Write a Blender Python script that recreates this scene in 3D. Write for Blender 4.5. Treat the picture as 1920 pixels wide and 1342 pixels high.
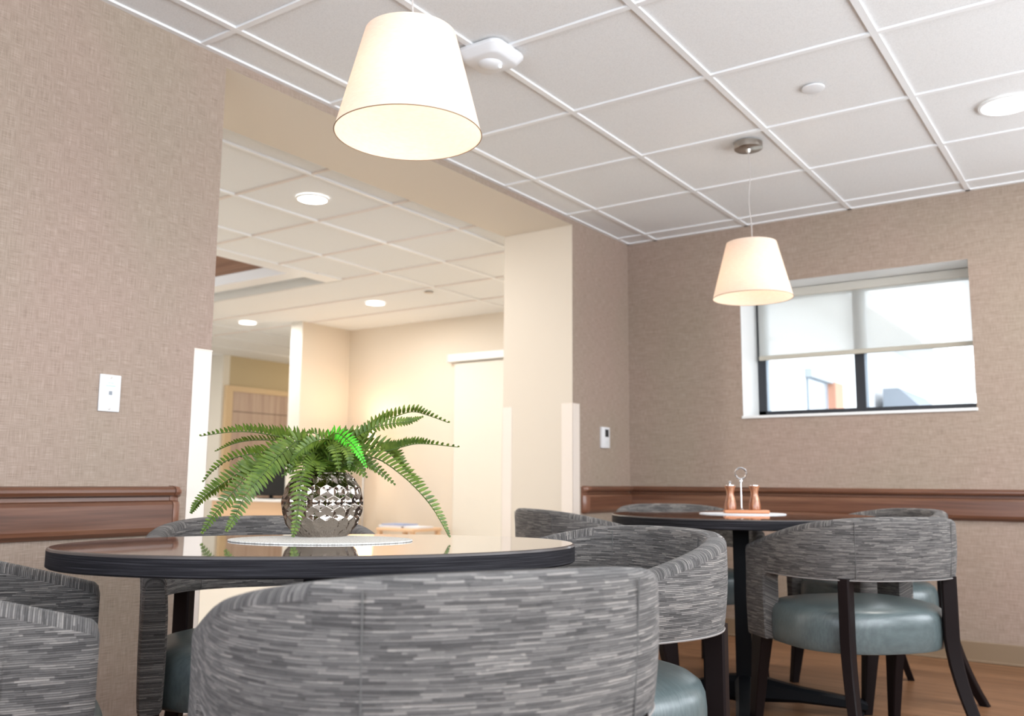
import bpy, bmesh, math, random
from mathutils import Vector, Matrix
PI = math.pi
random.seed(7)
for o in list(bpy.data.objects):
    bpy.data.objects.remove(o, do_unlink=True)
SC = bpy.context.scene
COL = SC.collection

# ------------------------------------------------------------------ camera
EYE = Vector((2.601, 0.0, 0.855))
Rv = Vector((0.821328, 0.570415, 0.006921)); Uv = Vector((0.071584, -0.115094, 0.990772)); Fv = Vector((-0.565947, 0.813253, 0.135362))
cd = bpy.data.cameras.new('camera'); cam = bpy.data.objects.new('camera', cd); COL.objects.link(cam)
cd.sensor_width = 36; cd.sensor_fit = 'HORIZONTAL'; cd.lens = 31.676; cd.clip_start = 0.02; cd.clip_end = 200
M = Matrix((Rv, Uv, -Fv)).transposed().to_4x4(); M.translation = EYE
cam.matrix_world = M
cd.dof.use_dof = True; cd.dof.focus_distance = 1.95; cd.dof.aperture_fstop = 4.5
SC.camera = cam

# ------------------------------------------------------------------ world, exposure
SC.view_settings.view_transform = 'Standard'; SC.view_settings.look = 'None'
SC.view_settings.gamma = 1; SC.view_settings.use_curve_mapping = False
SC.view_settings.exposure = 0.06
W = bpy.data.worlds.new('sky'); SC.world = W; W.use_nodes = True
wb = W.node_tree.nodes['Background']; wb.inputs[0].default_value = (0.86, 0.93, 1.0, 1); wb.inputs[1].default_value = 4.2

def area(name, loc, rot, sx, sy, power, color, shape='RECTANGLE', spread=None):
    d = bpy.data.lights.new(name, 'AREA'); d.shape = shape; d.size = sx; d.size_y = sy; d.energy = power; d.color = color
    if spread: d.spread = spread
    o = bpy.data.objects.new(name, d); COL.objects.link(o); o.location = loc; o.rotation_euler = rot
    return o
def point(name, loc, power, color, r=0.03):
    d = bpy.data.lights.new(name, 'POINT'); d.energy = power; d.color = color; d.shadow_soft_size = r
    o = bpy.data.objects.new(name, d); COL.objects.link(o); o.location = loc
    return o
DAY = (0.90, 0.95, 1.0); WARM = (1.0, 0.80, 0.58); NEUT = (1.0, 0.93, 0.84)
H = 2.354          # ceiling height
XR = 3.7; YN = -1.5; YF = 5.021
# daylight through the windows of the right wall and of the wall behind the camera
area('daylight_right', (XR+0.45, 1.2, 1.6), (0, PI/2, 0), 1.8, 3.4, 108, DAY)
area('daylight_right', (XR+0.45, 4.0, 1.6), (0, PI/2, 0), 1.8, 1.5, 52, DAY)
area('daylight_rear', (2.2, YN-0.06, 1.35), (PI/2, 0, 0), 2.2, 1.5, 58, (0.74, 0.85, 1.0))

# ------------------------------------------------------------------ materials
def mat(name, base=(0.5,0.5,0.5), rough=0.5, metal=0.0, spec=0.5, emit=None, estr=0, coat=0, coatr=0.1, sheen=0, trans=0):
    m = bpy.data.materials.new(name); m.use_nodes = True
    p = m.node_tree.nodes['Principled BSDF']
    p.inputs['Base Color'].default_value = (*base, 1); p.inputs['Roughness'].default_value = rough
    p.inputs['Metallic'].default_value = metal; p.inputs['Specular IOR Level'].default_value = spec
    if emit: p.inputs['Emission Color'].default_value = (*emit, 1); p.inputs['Emission Strength'].default_value = estr
    p.inputs['Coat Weight'].default_value = coat; p.inputs['Coat Roughness'].default_value = coatr
    p.inputs['Sheen Weight'].default_value = sheen; p.inputs['Transmission Weight'].default_value = trans
    return m
def nt(m): return m.node_tree.nodes, m.node_tree.links, m.node_tree.nodes['Principled BSDF']
def node(m, t, **k):
    n = m.node_tree.nodes.new(t)
    for a, v in k.items(): setattr(n, a, v)
    return n
def ramp(m, stops):
    r = node(m, 'ShaderNodeValToRGB'); e = r.color_ramp.elements
    while len(e) < len(stops): e.new(0.5)
    for i, (p, c) in enumerate(stops): e[i].position = p; e[i].color = (*c, 1)
    return r
def coords(m, scale, uv=False, rot=(0,0,0)):
    c = node(m, 'ShaderNodeTexCoord'); mp = node(m, 'ShaderNodeMapping')
    mp.inputs['Scale'].default_value = scale; mp.inputs['Rotation'].default_value = rot
    m.node_tree.links.new(c.outputs['UV' if uv else 'Object'], mp.inputs['Vector'])
    return mp
def noise(m, mp, scale=1, detail=3, rough=0.5):
    n = node(m, 'ShaderNodeTexNoise'); n.inputs['Scale'].default_value = scale; n.inputs['Detail'].default_value = detail; n.inputs['Roughness'].default_value = rough
    m.node_tree.links.new(mp.outputs[0], n.inputs['Vector']); return n
def math2(m, op, a, b):
    n = node(m, 'ShaderNodeMath', operation=op)
    for i, v in enumerate((a, b)):
        if isinstance(v, (int, float)): n.inputs[i].default_value = v
        elif v is not None: m.node_tree.links.new(v, n.inputs[i])
    return n
def bump(m, src, strength=0.2, dist=0.001):
    b = node(m, 'ShaderNodeBump'); b.inputs['Strength'].default_value = strength; b.inputs['Distance'].default_value = dist
    m.node_tree.links.new(src, b.inputs['Height']); m.node_tree.links.new(b.outputs[0], nt(m)[2].inputs['Normal']); return b

# woven linen wallpaper
def wallpaper(name, mult=1.0):
    m = mat(name, rough=0.75, spec=0.3); N, L, P = nt(m)
    v = noise(m, coords(m, (480, 480, 20)), 1, 2); h = noise(m, coords(m, (22, 22, 560)), 1, 2)
    big = noise(m, coords(m, (1.6, 1.6, 1.2)), 1, 3)
    s = math2(m, 'ADD', v.outputs['Fac'], h.outputs['Fac']); s2 = math2(m, 'MULTIPLY', s.outputs[0], 0.5)
    r = ramp(m, [(0.30, (0.245*mult, 0.186*mult, 0.143*mult)), (0.5, (0.345*mult, 0.268*mult, 0.213*mult)), (0.70, (0.45*mult, 0.362*mult, 0.297*mult))])
    L.new(s2.outputs[0], r.inputs[0])
    r2 = ramp(m, [(0.35, (0.97, 0.99, 0.97)), (0.65, (1.03, 0.98, 1.0))]); L.new(big.outputs['Fac'], r2.inputs[0])
    mx = node(m, 'ShaderNodeMix', data_type='RGBA', blend_type='MULTIPLY'); mx.inputs[0].default_value = 1
    L.new(r.outputs[0], mx.inputs[6]); L.new(r2.outputs[0], mx.inputs[7]); L.new(mx.outputs[2], P.inputs['Base Color'])
    bump(m, s2.outputs[0], 0.25, 0.0015)
    return m
M_PAPER = wallpaper('linen_wallpaper')
M_CREAM = mat('cream_paint', (0.68, 0.60, 0.50), 0.6)
M_CREAM2 = mat('pale_cream_paint', (0.70, 0.66, 0.585), 0.6)
M_OCHRE = mat('ochre_paint', (0.50, 0.41, 0.26), 0.6)
M_WHITE = mat('white_paint', (0.82, 0.82, 0.81), 0.45)
M_GUARD = mat('corner_guard_plastic', (0.80, 0.71, 0.63), 0.4)
M_TILE = mat('ceiling_tile', (0.78, 0.78, 0.775), 0.9, spec=0.1)
def _t():
    m = M_TILE; N, L, P = nt(m)
    n = noise(m, coords(m, (220, 220, 220)), 1, 4, 0.7); r = ramp(m, [(0.35, (0.72, 0.72, 0.715)), (0.55, (0.80, 0.80, 0.795))])
    L.new(n.outputs['Fac'], r.inputs[0]); L.new(r.outputs[0], P.inputs['Base Color']); bump(m, n.outputs['Fac'], 0.25, 0.002)
_t()
M_GRID = mat('ceiling_grid_metal', (0.82, 0.82, 0.82), 0.35)
def wood(name, c1, c2, c3, sc=(1.2, 60, 60), rough=0.35, coat=0.2, uv=False):
    m = mat(name, rough=rough, coat=coat); N, L, P = nt(m)
    n = noise(m, coords(m, sc, uv), 1, 5, 0.6); r = ramp(m, [(0.3, c1), (0.5, c2), (0.7, c3)])
    L.new(n.outputs['Fac'], r.inputs[0]); L.new(r.outputs[0], P.inputs['Base Color']); return m
M_RAILY = wood('rail_wood', (0.085, 0.033, 0.017), (0.145, 0.060, 0.033), (0.21, 0.098, 0.056), (50, 1.5, 50), 0.32)
M_RAILX = wood('rail_wood_far', (0.085, 0.033, 0.017), (0.145, 0.060, 0.033), (0.21, 0.098, 0.056), (1.5, 50, 50), 0.32)
M_CAP = mat('rail_end_cap', (0.21, 0.092, 0.055), 0.3, coat=0.2)
M_BASE = mat('baseboard_tan', (0.25, 0.175, 0.11), 0.5)
def floor_m():
    m = mat('wood_plank_floor', rough=0.35, spec=0.4); N, L, P = nt(m)
    c = coords(m, (1, 1, 1), rot=(0, 0, 0))
    b = node(m, 'ShaderNodeTexBrick'); b.inputs['Scale'].default_value = 1; b.inputs['Brick Width'].default_value = 1.1; b.inputs['Row Height'].default_value = 0.15
    b.inputs['Mortar Size'].default_value = 0.0015; b.inputs['Color1'].default_value = (0.20, 0.098, 0.047, 1); b.inputs['Color2'].default_value = (0.30, 0.158, 0.083, 1); b.inputs['Mortar'].default_value = (0.12, 0.06, 0.03, 1)
    L.new(c.outputs[0], b.inputs['Vector'])
    n = noise(m, coords(m, (2.2, 40, 1)), 1, 5, 0.65); r = ramp(m, [(0.3, (0.55, 0.5, 0.45)), (0.65, (1.15, 1.12, 1.1))]); L.new(n.outputs['Fac'], r.inputs[0])
    mx = node(m, 'ShaderNodeMix', data_type='RGBA', blend_type='MULTIPLY'); mx.inputs[0].default_value = 1
    L.new(b.outputs['Color'], mx.inputs[6]); L.new(r.outputs[0], mx.inputs[7]); L.new(mx.outputs[2], P.inputs['Base Color']); return m
M_FLOOR = floor_m()
M_DARK = mat('espresso_wood', (0.010, 0.006, 0.006), 0.5, spec=0.12)
M_BLACK = mat('black_metal', (0.004, 0.005, 0.007), 0.5, spec=0.15)
def fabric():
    m = mat('striped_upholstery', rough=0.85, spec=0.25, sheen=0.1); N, L, P = nt(m)
    c = node(m, 'ShaderNodeTexCoord'); sep = node(m, 'ShaderNodeSeparateXYZ'); L.new(c.outputs['UV'], sep.inputs[0])
    wob = noise(m, coords(m, (9, 30, 1), True), 1, 2)
    wv = math2(m, 'MULTIPLY', wob.outputs['Fac'], 0.0055)
    v = math2(m, 'ADD', sep.outputs[1], wv.outputs[0])
    def layer(row_h, cell_w):
        vr = math2(m, 'DIVIDE', v.outputs[0], row_h); row = math2(m, 'FLOOR', vr.outputs[0], None)
        w = node(m, 'ShaderNodeTexWhiteNoise', noise_dimensions='1D'); L.new(row.outputs[0], w.inputs['W'])
        off = math2(m, 'MULTIPLY', w.outputs['Value'], 17.3)
        u = math2(m, 'DIVIDE', sep.outputs[0], cell_w); u2 = math2(m, 'ADD', u.outputs[0], off.outputs[0]); cu = math2(m, 'FLOOR', u2.outputs[0], None)
        cmb = node(m, 'ShaderNodeCombineXYZ'); L.new(cu.outputs[0], cmb.inputs[0]); L.new(row.outputs[0], cmb.inputs[1])
        w2 = node(m, 'ShaderNodeTexWhiteNoise', noise_dimensions='2D'); L.new(cmb.outputs[0], w2.inputs['Vector'])
        fr = math2(m, 'FRACT', vr.outputs[0], None)
        return w2, fr
    a, fa = layer(0.0032, 0.045); b, fb = layer(0.0016, 0.030)
    s = math2(m, 'ADD', math2(m, 'MULTIPLY', a.outputs['Value'], 0.6).outputs[0], math2(m, 'MULTIPLY', b.outputs['Value'], 0.4).outputs[0])
    r = ramp(m, [(0.12, (0.060, 0.055, 0.053)), (0.45, (0.118, 0.109, 0.104)), (0.72, (0.185, 0.170, 0.160)), (0.97, (0.30, 0.272, 0.248))])
    fine = noise(m, coords(m, (700, 700, 1), True), 1, 2)
    s2 = math2(m, 'ADD', s.outputs[0], math2(m, 'MULTIPLY', math2(m, 'SUBTRACT', fine.outputs['Fac'], 0.5).outputs[0], 0.35).outputs[0])
    L.new(s2.outputs[0], r.inputs[0])
    pr = math2(m, 'POWER', math2(m, 'SINE', math2(m, 'MULTIPLY', fa.outputs[0], PI).outputs[0], None).outputs[0], 0.7)
    pf_ = math2(m, 'ADD', math2(m, 'MULTIPLY', pr.outputs[0], 0.80).outputs[0], 0.22)
    vm = node(m, 'ShaderNodeVectorMath', operation='SCALE'); L.new(r.outputs[0], vm.inputs[0]); L.new(pf_.outputs[0], vm.inputs['Scale']); L.new(vm.outputs[0], P.inputs['Base Color'])
    hh = math2(m, 'ADD', math2(m, 'SINE', math2(m, 'MULTIPLY', fa.outputs[0], PI).outputs[0], None).outputs[0], s2.outputs[0])
    bump(m, hh.outputs[0], 0.6, 0.0012)
    return m
M_FABRIC = fabric()
M_PIPING = mat('seam_thread', (0.10, 0.095, 0.09), 0.9)
def vinyl():
    m = mat('teal_vinyl', (0.085, 0.150, 0.160), 0.33, spec=0.6); N, L, P = nt(m)
    n = noise(m, coords(m, (25, 220, 60)), 1, 3); r = ramp(m, [(0.3, (0.080, 0.103, 0.106)), (0.7, (0.112, 0.142, 0.144))]); L.new(n.outputs['Fac'], r.inputs[0]); L.new(r.outputs[0], P.inputs['Base Color'])
    bump(m, n.outputs['Fac'], 0.08, 0.001); return m
M_VINYL = vinyl()
M_TOP = wood('tabletop_laminate', (0.020, 0.012, 0.011), (0.050, 0.030, 0.026), (0.085, 0.052, 0.045), (1.5, 45, 1), 0.07, 0.6)
nt(M_TOP)[2].inputs['Specular IOR Level'].default_value = 0.9; nt(M_TOP)[2].inputs['Coat Roughness'].default_value = 0.03
M_EDGE = wood('table_edge_banding', (0.005, 0.005, 0.006), (0.012, 0.011, 0.013), (0.045, 0.043, 0.048), (5, 5, 600), 0.6, 0.0)
nt(M_EDGE)[2].inputs['Specular IOR Level'].default_value = 0.10
M_LIP = mat('bevel_lip', (0.05, 0.042, 0.04), 0.3, coat=0.3)
M_MAT = mat('woven_placemat', (0.62, 0.59, 0.55), 0.8)
def _pm():
    m = M_MAT; N, L, P = nt(m); n = noise(m, coords(m, (350, 350, 1)), 1, 2); r = ramp(m, [(0.4, (0.45, 0.42, 0.38)), (0.55, (0.70, 0.68, 0.64))]); L.new(n.outputs['Fac'], r.inputs[0]); L.new(r.outputs[0], P.inputs['Base Color'])
_pm()
M_PLACE2 = mat('white_placemat', (0.80, 0.82, 0.85), 0.5)
M_MERC = mat('mercury_glass', (0.36, 0.315, 0.275), 0.05, metal=1.0)
M_SOIL = mat('dark_moss', (0.010, 0.018, 0.006), 0.9)
def leaf(name, c1, c2, rough=0.4):
    m = mat(name, rough=rough, spec=0.4); N, L, P = nt(m)
    n = noise(m, coords(m, (60, 60, 60)), 1, 2); r = ramp(m, [(0.3, c1), (0.7, c2)]); L.new(n.outputs['Fac'], r.inputs[0]); L.new(r.outputs[0], P.inputs['Base Color'])
    tr = node(m, 'ShaderNodeBsdfTranslucent'); tr.inputs[0].default_value = (c2[0]*1.6, c2[1]*1.5, c2[2], 1)
    mx = node(m, 'ShaderNodeMixShader'); mx.inputs[0].default_value = 0.16
    out = N['Material Output']; L.new(P.outputs[0], mx.inputs[1]); L.new(tr.outputs[0], mx.inputs[2]); L.new(mx.outputs[0], out.inputs[0]); return m
M_LEAF = leaf('fern_green', (0.035, 0.080, 0.009), (0.140, 0.205, 0.026))
M_LEAFB = leaf('fern_bright_green', (0.06, 0.42, 0.015), (0.10, 0.62, 0.03))
M_STEM = mat('fern_stem', (0.06, 0.10, 0.015), 0.5)
M_CHROME = mat('chrome', (0.8, 0.8, 0.82), 0.12, metal=1)
M_NICKEL = mat('brushed_nickel', (0.50, 0.46, 0.42), 0.28, metal=1)
M_MILL = wood('olive_wood', (0.07, 0.018, 0.006), (0.30, 0.10, 0.04), (0.60, 0.32, 0.18), (95, 95, 9), 0.3, 0.4)
M_TRAY = mat('tray_wood', (0.50, 0.20, 0.085), 0.4)
M_PLAST = mat('white_plastic', (0.76, 0.76, 0.77), 0.35)
M_SCREEN = mat('dark_display', (0.02, 0.025, 0.03), 0.15)
M_SLOT = mat('grey_socket', (0.25, 0.27, 0.30), 0.5)
M_INK = mat('green_print', (0.45, 0.62, 0.55), 0.7)
M_LENS = mat('lit_lens', (1, 1, 1), 0.5, emit=(1, 0.98, 0.95), estr=4)
M_LENSW = mat('lit_warm_lens', (1, 1, 1), 0.5, emit=(1, 0.96, 0.9), estr=4)
M_LED = mat('lit_indicator', (1, 1, 1), 0.5, emit=(0.7, 0.85, 1), estr=6)
M_BULB = mat('lit_bulb', (1, 1, 1), 0.5, emit=(1, 0.88, 0.70), estr=5)
def shade_m(name, w=0.5):
    m = mat(name, (0.86, 0.80, 0.72), 0.8); N, L, P = nt(m)
    n = noise(m, coords(m, (60, 60, 500)), 1, 2); r = ramp(m, [(0.35, (0.80, 0.72, 0.64)), (0.65, (0.90, 0.85, 0.78))]); L.new(n.outputs['Fac'], r.inputs[0]); L.new(r.outputs[0], P.inputs['Base Color'])
    tr = node(m, 'ShaderNodeBsdfTranslucent'); tr.inputs[0].default_value = (0.95, 0.83, 0.74, 1)
    mx = node(m, 'ShaderNodeMixShader'); mx.inputs[0].default_value = w
    L.new(P.outputs[0], mx.inputs[1]); L.new(tr.outputs[0], mx.inputs[2]); L.new(mx.outputs[0], N['Material Output'].inputs[0]); return m
M_SHADE = shade_m('linen_lamp_shade', 0.55)
M_RIM = mat('shade_rim', (0.30, 0.20, 0.13), 0.6)
M_CORD = mat('clear_grey_cord', (0.45, 0.42, 0.40), 0.4)
def glass_m():
    m = bpy.data.materials.new('window_glass'); m.use_nodes = True; N = m.node_tree.nodes; L = m.node_tree.links; N.clear()
    o = N.new('ShaderNodeOutputMaterial'); t = N.new('ShaderNodeBsdfTransparent'); g = N.new('ShaderNodeBsdfGlossy'); g.inputs['Roughness'].default_value = 0.02
    f = N.new('ShaderNodeFresnel'); f.inputs[0].default_value = 1.45; x = N.new('ShaderNodeMixShader')
    L.new(f.outputs[0], x.inputs[0]); L.new(t.outputs[0], x.inputs[1]); L.new(g.outputs[0], x.inputs[2]); L.new(x.outputs[0], o.inputs[0]); return m
M_GLASS = glass_m()
def blind_m():
    m = bpy.data.materials.new('solar_screen_fabric'); m.use_nodes = True; N = m.node_tree.nodes; L = m.node_tree.links; N.clear()
    o = N.new('ShaderNodeOutputMaterial'); t = N.new('ShaderNodeBsdfTransparent'); d = N.new('ShaderNodeBsdfDiffuse'); tl = N.new('ShaderNodeBsdfTranslucent')
    d.inputs[0].default_value = (0.80, 0.79, 0.75, 1); tl.inputs[0].default_value = (0.80, 0.80, 0.77, 1)
    a = N.new('ShaderNodeMixShader'); a.inputs[0].default_value = 0.6; L.new(d.outputs[0], a.inputs[1]); L.new(tl.outputs[0], a.inputs[2])
    b = N.new('ShaderNodeMixShader'); b.inputs[0].default_value = 0.42; L.new(a.outputs[0], b.inputs[1]); L.new(t.outputs[0], b.inputs[2]); L.new(b.outputs[0], o.inputs[0]); return m
M_BLIND = blind_m()
M_FRAME = mat('dark_window_frame', (0.020, 0.022, 0.028), 0.4)
M_HEM = mat('blind_hem', (0.50, 0.46, 0.38), 0.6)
M_DOORW = wood('door_veneer', (0.36, 0.25, 0.20), (0.46, 0.34, 0.28), (0.54, 0.42, 0.35), (14, 14, 0.8), 0.5, 0.0)
M_PEACH = mat('maple_panel', (0.72, 0.48, 0.30), 0.5)
M_COUNTER = mat('white_counter', (0.85, 0.84, 0.82), 0.4)
M_COFFER = wood('coffer_wood', (0.22, 0.11, 0.06), (0.30, 0.16, 0.09), (0.38, 0.21, 0.13), (1, 30, 30), 0.5, 0)
M_STUCCO = mat('white_stucco', (0.80, 0.80, 0.80), 0.9)
M_BRICK = mat('orange_brick', (0.62, 0.32, 0.22), 0.9)
M_ROOF = mat('grey_shingle', (0.25, 0.28, 0.32), 0.8)
M_GROUND = mat('concrete_ground', (0.45, 0.46, 0.44), 0.9)
M_BEIGE = mat('beige_upholstery', (0.60, 0.50, 0.40), 0.9)
M_BOOKA = mat('white_book', (0.72, 0.74, 0.80), 0.6); M_BOOKB = mat('blue_book', (0.25, 0.32, 0.52), 0.6)

# ------------------------------------------------------------------ mesh helpers
def obj(name, verts, faces, mats, parent=None, fm=None, smooth=False, uvs=None, angle=None, loc=None):
    me = bpy.data.meshes.new(name); me.from_pydata([tuple(v) for v in verts], [], faces)
    if not isinstance(mats, (list, tuple)): mats = [mats]
    for m in mats: me.materials.append(m)
    if fm: me.polygons.foreach_set('material_index', fm)
    if smooth: me.polygons.foreach_set('use_smooth', [True]*len(faces))
    if uvs is not None:
        ul = me.uv_layers.new(name='UVMap'); k = 0
        for f in uvs:
            for q in f: ul.data[k].uv = q; k += 1
    me.update()
    if smooth and angle: me.set_sharp_from_angle(angle=math.radians(angle))
    o = bpy.data.objects.new(name, me); COL.objects.link(o)
    if parent: o.parent = parent
    if loc: o.location = loc
    return o
class MB:
    def __init__(s): s.v = []; s.f = []; s.m = []
    def add(s, verts, faces, mi=0, M=None):
        b = len(s.v)
        for v in verts:
            v = Vector(v); s.v.append(M @ v if M is not None else v)
        s.f += [[i+b for i in f] for f in faces]; s.m += [mi]*len(faces); return s
    def box(s, x0, x1, y0, y1, z0, z1, mi=0, M=None, fm=None):
        v = [(x0,y0,z0),(x1,y0,z0),(x1,y1,z0),(x0,y1,z0),(x0,y0,z1),(x1,y0,z1),(x1,y1,z1),(x0,y1,z1)]
        f = [(0,3,2,1),(4,5,6,7),(0,1,5,4),(1,2,6,5),(2,3,7,6),(3,0,4,7)]   # -z +z -y +x +y -x
        s.add(v, f, mi, M)
        if fm:
            for k, val in fm.items(): s.m[len(s.m)-6+k] = val
        return s
    def bev(s, x0, x1, y0, y1, z0, z1, r, mi=0, M=None):
        bm = bmesh.new(); bmesh.ops.create_cube(bm, size=1)
        for v in bm.verts: v.co = Vector(((x0+x1)/2+v.co.x*(x1-x0), (y0+y1)/2+v.co.y*(y1-y0), (z0+z1)/2+v.co.z*(z1-z0)))
        bmesh.ops.bevel(bm, geom=bm.edges[:], offset=r, segments=2, affect='EDGES', profile=0.5)
        bm.verts.index_update(); s.add([v.co.copy() for v in bm.verts], [[v.index for v in f.verts] for f in bm.faces], mi, M); bm.free(); return s
    def lathe(s, prof, n=48, c=(0,0,0), mi=0, M=None, caps=True):
        v = []; f = []
        for r, z in prof:
            for k in range(n): a = 2*PI*k/n; v.append((c[0]+r*math.cos(a), c[1]+r*math.sin(a), c[2]+z))
        for i in range(len(prof)-1):
            for k in range(n): k2 = (k+1) % n; f.append((i*n+k, i*n+k2, (i+1)*n+k2, (i+1)*n+k))
        if caps:
            f.append(tuple(range(n-1, -1, -1))); f.append(tuple((len(prof)-1)*n+k for k in range(n)))
        return s.add(v, f, mi, M)
    def tube(s, pts, r, n=10, mi=0, closed=False):
        pts = [Vector(p) for p in pts]; v = []; f = []; N = len(pts)
        up = Vector((0,0,1))
        for i, p in enumerate(pts):
            a = pts[(i-1) % N] if (closed or i) else p; b = pts[(i+1) % N] if (closed or i < N-1) else p
            t = (b-a).normalized(); x = t.cross(up)
            if x.length < 1e-3: x = t.cross(Vector((0,1,0)))
            x.normalize(); y = x.cross(t); rr = r[i] if isinstance(r, (list, tuple)) else r
            for k in range(n): q = 2*PI*k/n; v.append(p + x*math.cos(q)*rr + y*math.sin(q)*rr)
        for i in range(N if closed else N-1):
            j = (i+1) % N
            for k in range(n): k2 = (k+1) % n; f.append((i*n+k, i*n+k2, j*n+k2, j*n+k))
        if not closed: f.append(tuple(range(n-1,-1,-1))); f.append(tuple((N-1)*n+k for k in range(n)))
        return s.add(v, f, mi)
    def section(s, secs, mi=0):
        """secs: list of rings (same length) lofted with caps"""
        v = []; f = []; n = len(secs[0])
        for r in secs: v += r
        for i in range(len(secs)-1):
            for k in range(n): k2 = (k+1) % n; f.append((i*n+k, i*n+k2, (i+1)*n+k2, (i+1)*n+k))
        f.append(tuple(range(n-1,-1,-1))); f.append(tuple((len(secs)-1)*n+k for k in range(n)))
        return s.add(v, f, mi)
    def build(s, name, mats, parent=None, smooth=False, angle=40, loc=None):
        o = obj(name, s.v, s.f, mats, parent, s.m, smooth, None, angle, loc)
        bm = bmesh.new(); bm.from_mesh(o.data); bmesh.ops.recalc_face_normals(bm, faces=bm.faces[:]); bm.to_mesh(o.data); bm.free()
        return o
def thing(name, label, cat, loc=(0,0,0), rz=0, group=None):
    o = bpy.data.objects.new(name, None); COL.objects.link(o); o.location = loc; o.rotation_euler = (0,0,rz); o.empty_display_size = 0.1
    o['label'] = label; o['category'] = cat
    if group: o['group'] = group
    return o
def tag(o, label, cat, group=None):
    o['label'] = label; o['category'] = cat
    if group: o['group'] = group
    return o
def struct(o, label=None):
    o['kind'] = 'structure'
    if label: o['label'] = label
    return o
def dup(root, loc, rz, label, group=None):
    r = root.copy(); COL.objects.link(r); r.location = loc; r.rotation_euler = (0,0,rz); r['label'] = label
    if group: r['group'] = group
    for ch in list(root.children):
        c = ch.copy(); COL.objects.link(c); c.parent = r
        for g in list(ch.children): d = g.copy(); COL.objects.link(d); d.parent = c
    return r

# ================================================================== ROOM SHELL
JY0, JY1, JH, JT = 1.927, 4.335, 2.321, 0.477
# left wall: wallpaper towards the room (+x), cream paint inside the opening and beyond
b = MB()
CR = {0:1, 1:1, 2:1, 4:1, 5:1}
b.box(-JT, 0, YN, JY0, 0, H, 0, fm=CR); b.box(-JT, 0, JY1, YF+0.0, 0, H, 0, fm=CR); b.box(-JT, 0, JY0, JY1, JH, H, 0, fm=CR)
b.box(-JT, 0, YF, 6.5, 0, H, 1)
struct(b.build('wall_left', [M_PAPER, M_CREAM]), 'left wall in taupe linen wallpaper with a wide cased opening')
# far wall with window hole
WX0, WX1, WZ0, WZ1, WD = 0.734, 1.942, 1.234, 1.997, 0.30
b = MB(); F2 = {4:1}
b.box(0, WX0, YF, YF+WD, 0, H, 0, fm={3:2, **F2}); b.box(WX1, XR+0.1, YF, YF+WD, 0, H, 0, fm={5:2, **F2})
b.box(WX0, WX1, YF, YF+WD, 0, WZ0, 0, fm={1:2, **F2}); b.box(WX0, WX1, YF, YF+WD, WZ1, H, 0, fm={0:2, **F2})
struct(b.build('wall_far', [M_PAPER, M_STUCCO, M_WHITE]), 'far wall in taupe linen wallpaper holding the small high window')
# right wall and rear wall (outside the view) with window openings that let the daylight in
def holed(axis, c0, c1, a0, a1, holes, name, label):
    b = MB(); z0, z1 = 0.82, 2.10
    def bx(p, q, zz0, zz1):
        if axis == 'x': b.box(c0, c1, p, q, zz0, zz1)
        else: b.box(p, q, c0, c1, zz0, zz1)
    cur = a0
    for (p, q) in holes:
        bx(cur, p, 0, H); bx(p, q, 0, z0); bx(p, q, z1, H); cur = q
    bx(cur, a1, 0, H)
    return struct(b.build(name, M_PAPER), label)
holed('x', XR, XR+0.1, YN, YF, [(-0.4, 2.8), (3.35, 4.65)], 'wall_right', 'right wall with tall daylight windows')
holed('y', YN-0.1, YN, -JT, XR+0.1, [(1.1, 3.3)], 'wall_near', 'wall behind the viewer with a daylight window')
# floor
struct(MB().box(-0.2, XR+0.2, YN-0.2, YF+0.3, -0.08, 0).build('floor', M_FLOOR), 'brown wood plank floor')
struct(MB().box(-9, -0.2, YN-0.2, 9.5, -0.08, 0).build('floor', mat('pale_bounce_floor', (0.62, 0.58, 0.52), 0.95)), 'lounge floor, made pale to bounce light upward')  # mostly hidden floor, coloured pale to bounce light onto the lounge ceiling
# ceilings: tiles and lowered T-bar grid
def ceiling(name, x0, x1, y0, y1, xs, ys, holes=(), label=''):
    b = MB(); zt = H+0.010
    xe = [x0] + [x for x in xs if x0 < x < x1] + [x1]; ye = [y0] + sorted(y for y in ys if y0 < y < y1) + [y1]
    g = 0.012
    def inhole(xa, xb, ya, yb):
        xm, ym = (xa+xb)/2, (ya+yb)/2
        return any(h[0] < xm < h[1] and h[2] < ym < h[3] for h in holes)
    for i in range(len(xe)-1):
        for j in range(len(ye)-1):
            xa, xb, ya, yb = xe[i], xe[i+1], ye[j], ye[j+1]
            if inhole(xa, xb, ya, yb): continue
            b.box(xa+g, xb-g, ya+g, yb-g, zt-0.003, H+0.03, 0)
    for x in xe[1:-1]:
        for j in range(len(ye)-1):
            if not inhole(x-0.02, x+0.02, ye[j], ye[j+1]): b.box(x-g, x+g, ye[j], ye[j+1], H-0.001, H+0.02, 1)
    for y in ye[1:-1]:
        for i in range(len(xe)-1):
            if not inhole(xe[i], xe[i+1], y-0.02, y+0.02): b.box(xe[i], xe[i+1], y-g*0.9, y+g*0.9, H-0.0005, H+0.02, 1)
    for (xa, xb, ya, yb) in ((x0, x1, y0, y0+0.02), (x0, x1, y1-0.02, y1), (x0, x0+0.02, y0, y1), (x1-0.02, x1, y0, y1)):
        b.box(xa, xb, ya, yb, H-0.001, H+0.02, 1)
    b.box(x0, x1, y0, y1, H+0.35, H+0.40, 1)
    return struct(b.build(name, [M_TILE, M_GRID]), label)
ceiling('ceiling', 0, XR, YN, YF, [0.1963+0.5895*k for k in range(0, 7)], [4.8634-0.61*k for k in range(0, 12)], label='white tiled suspended ceiling of the dining room')
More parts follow.
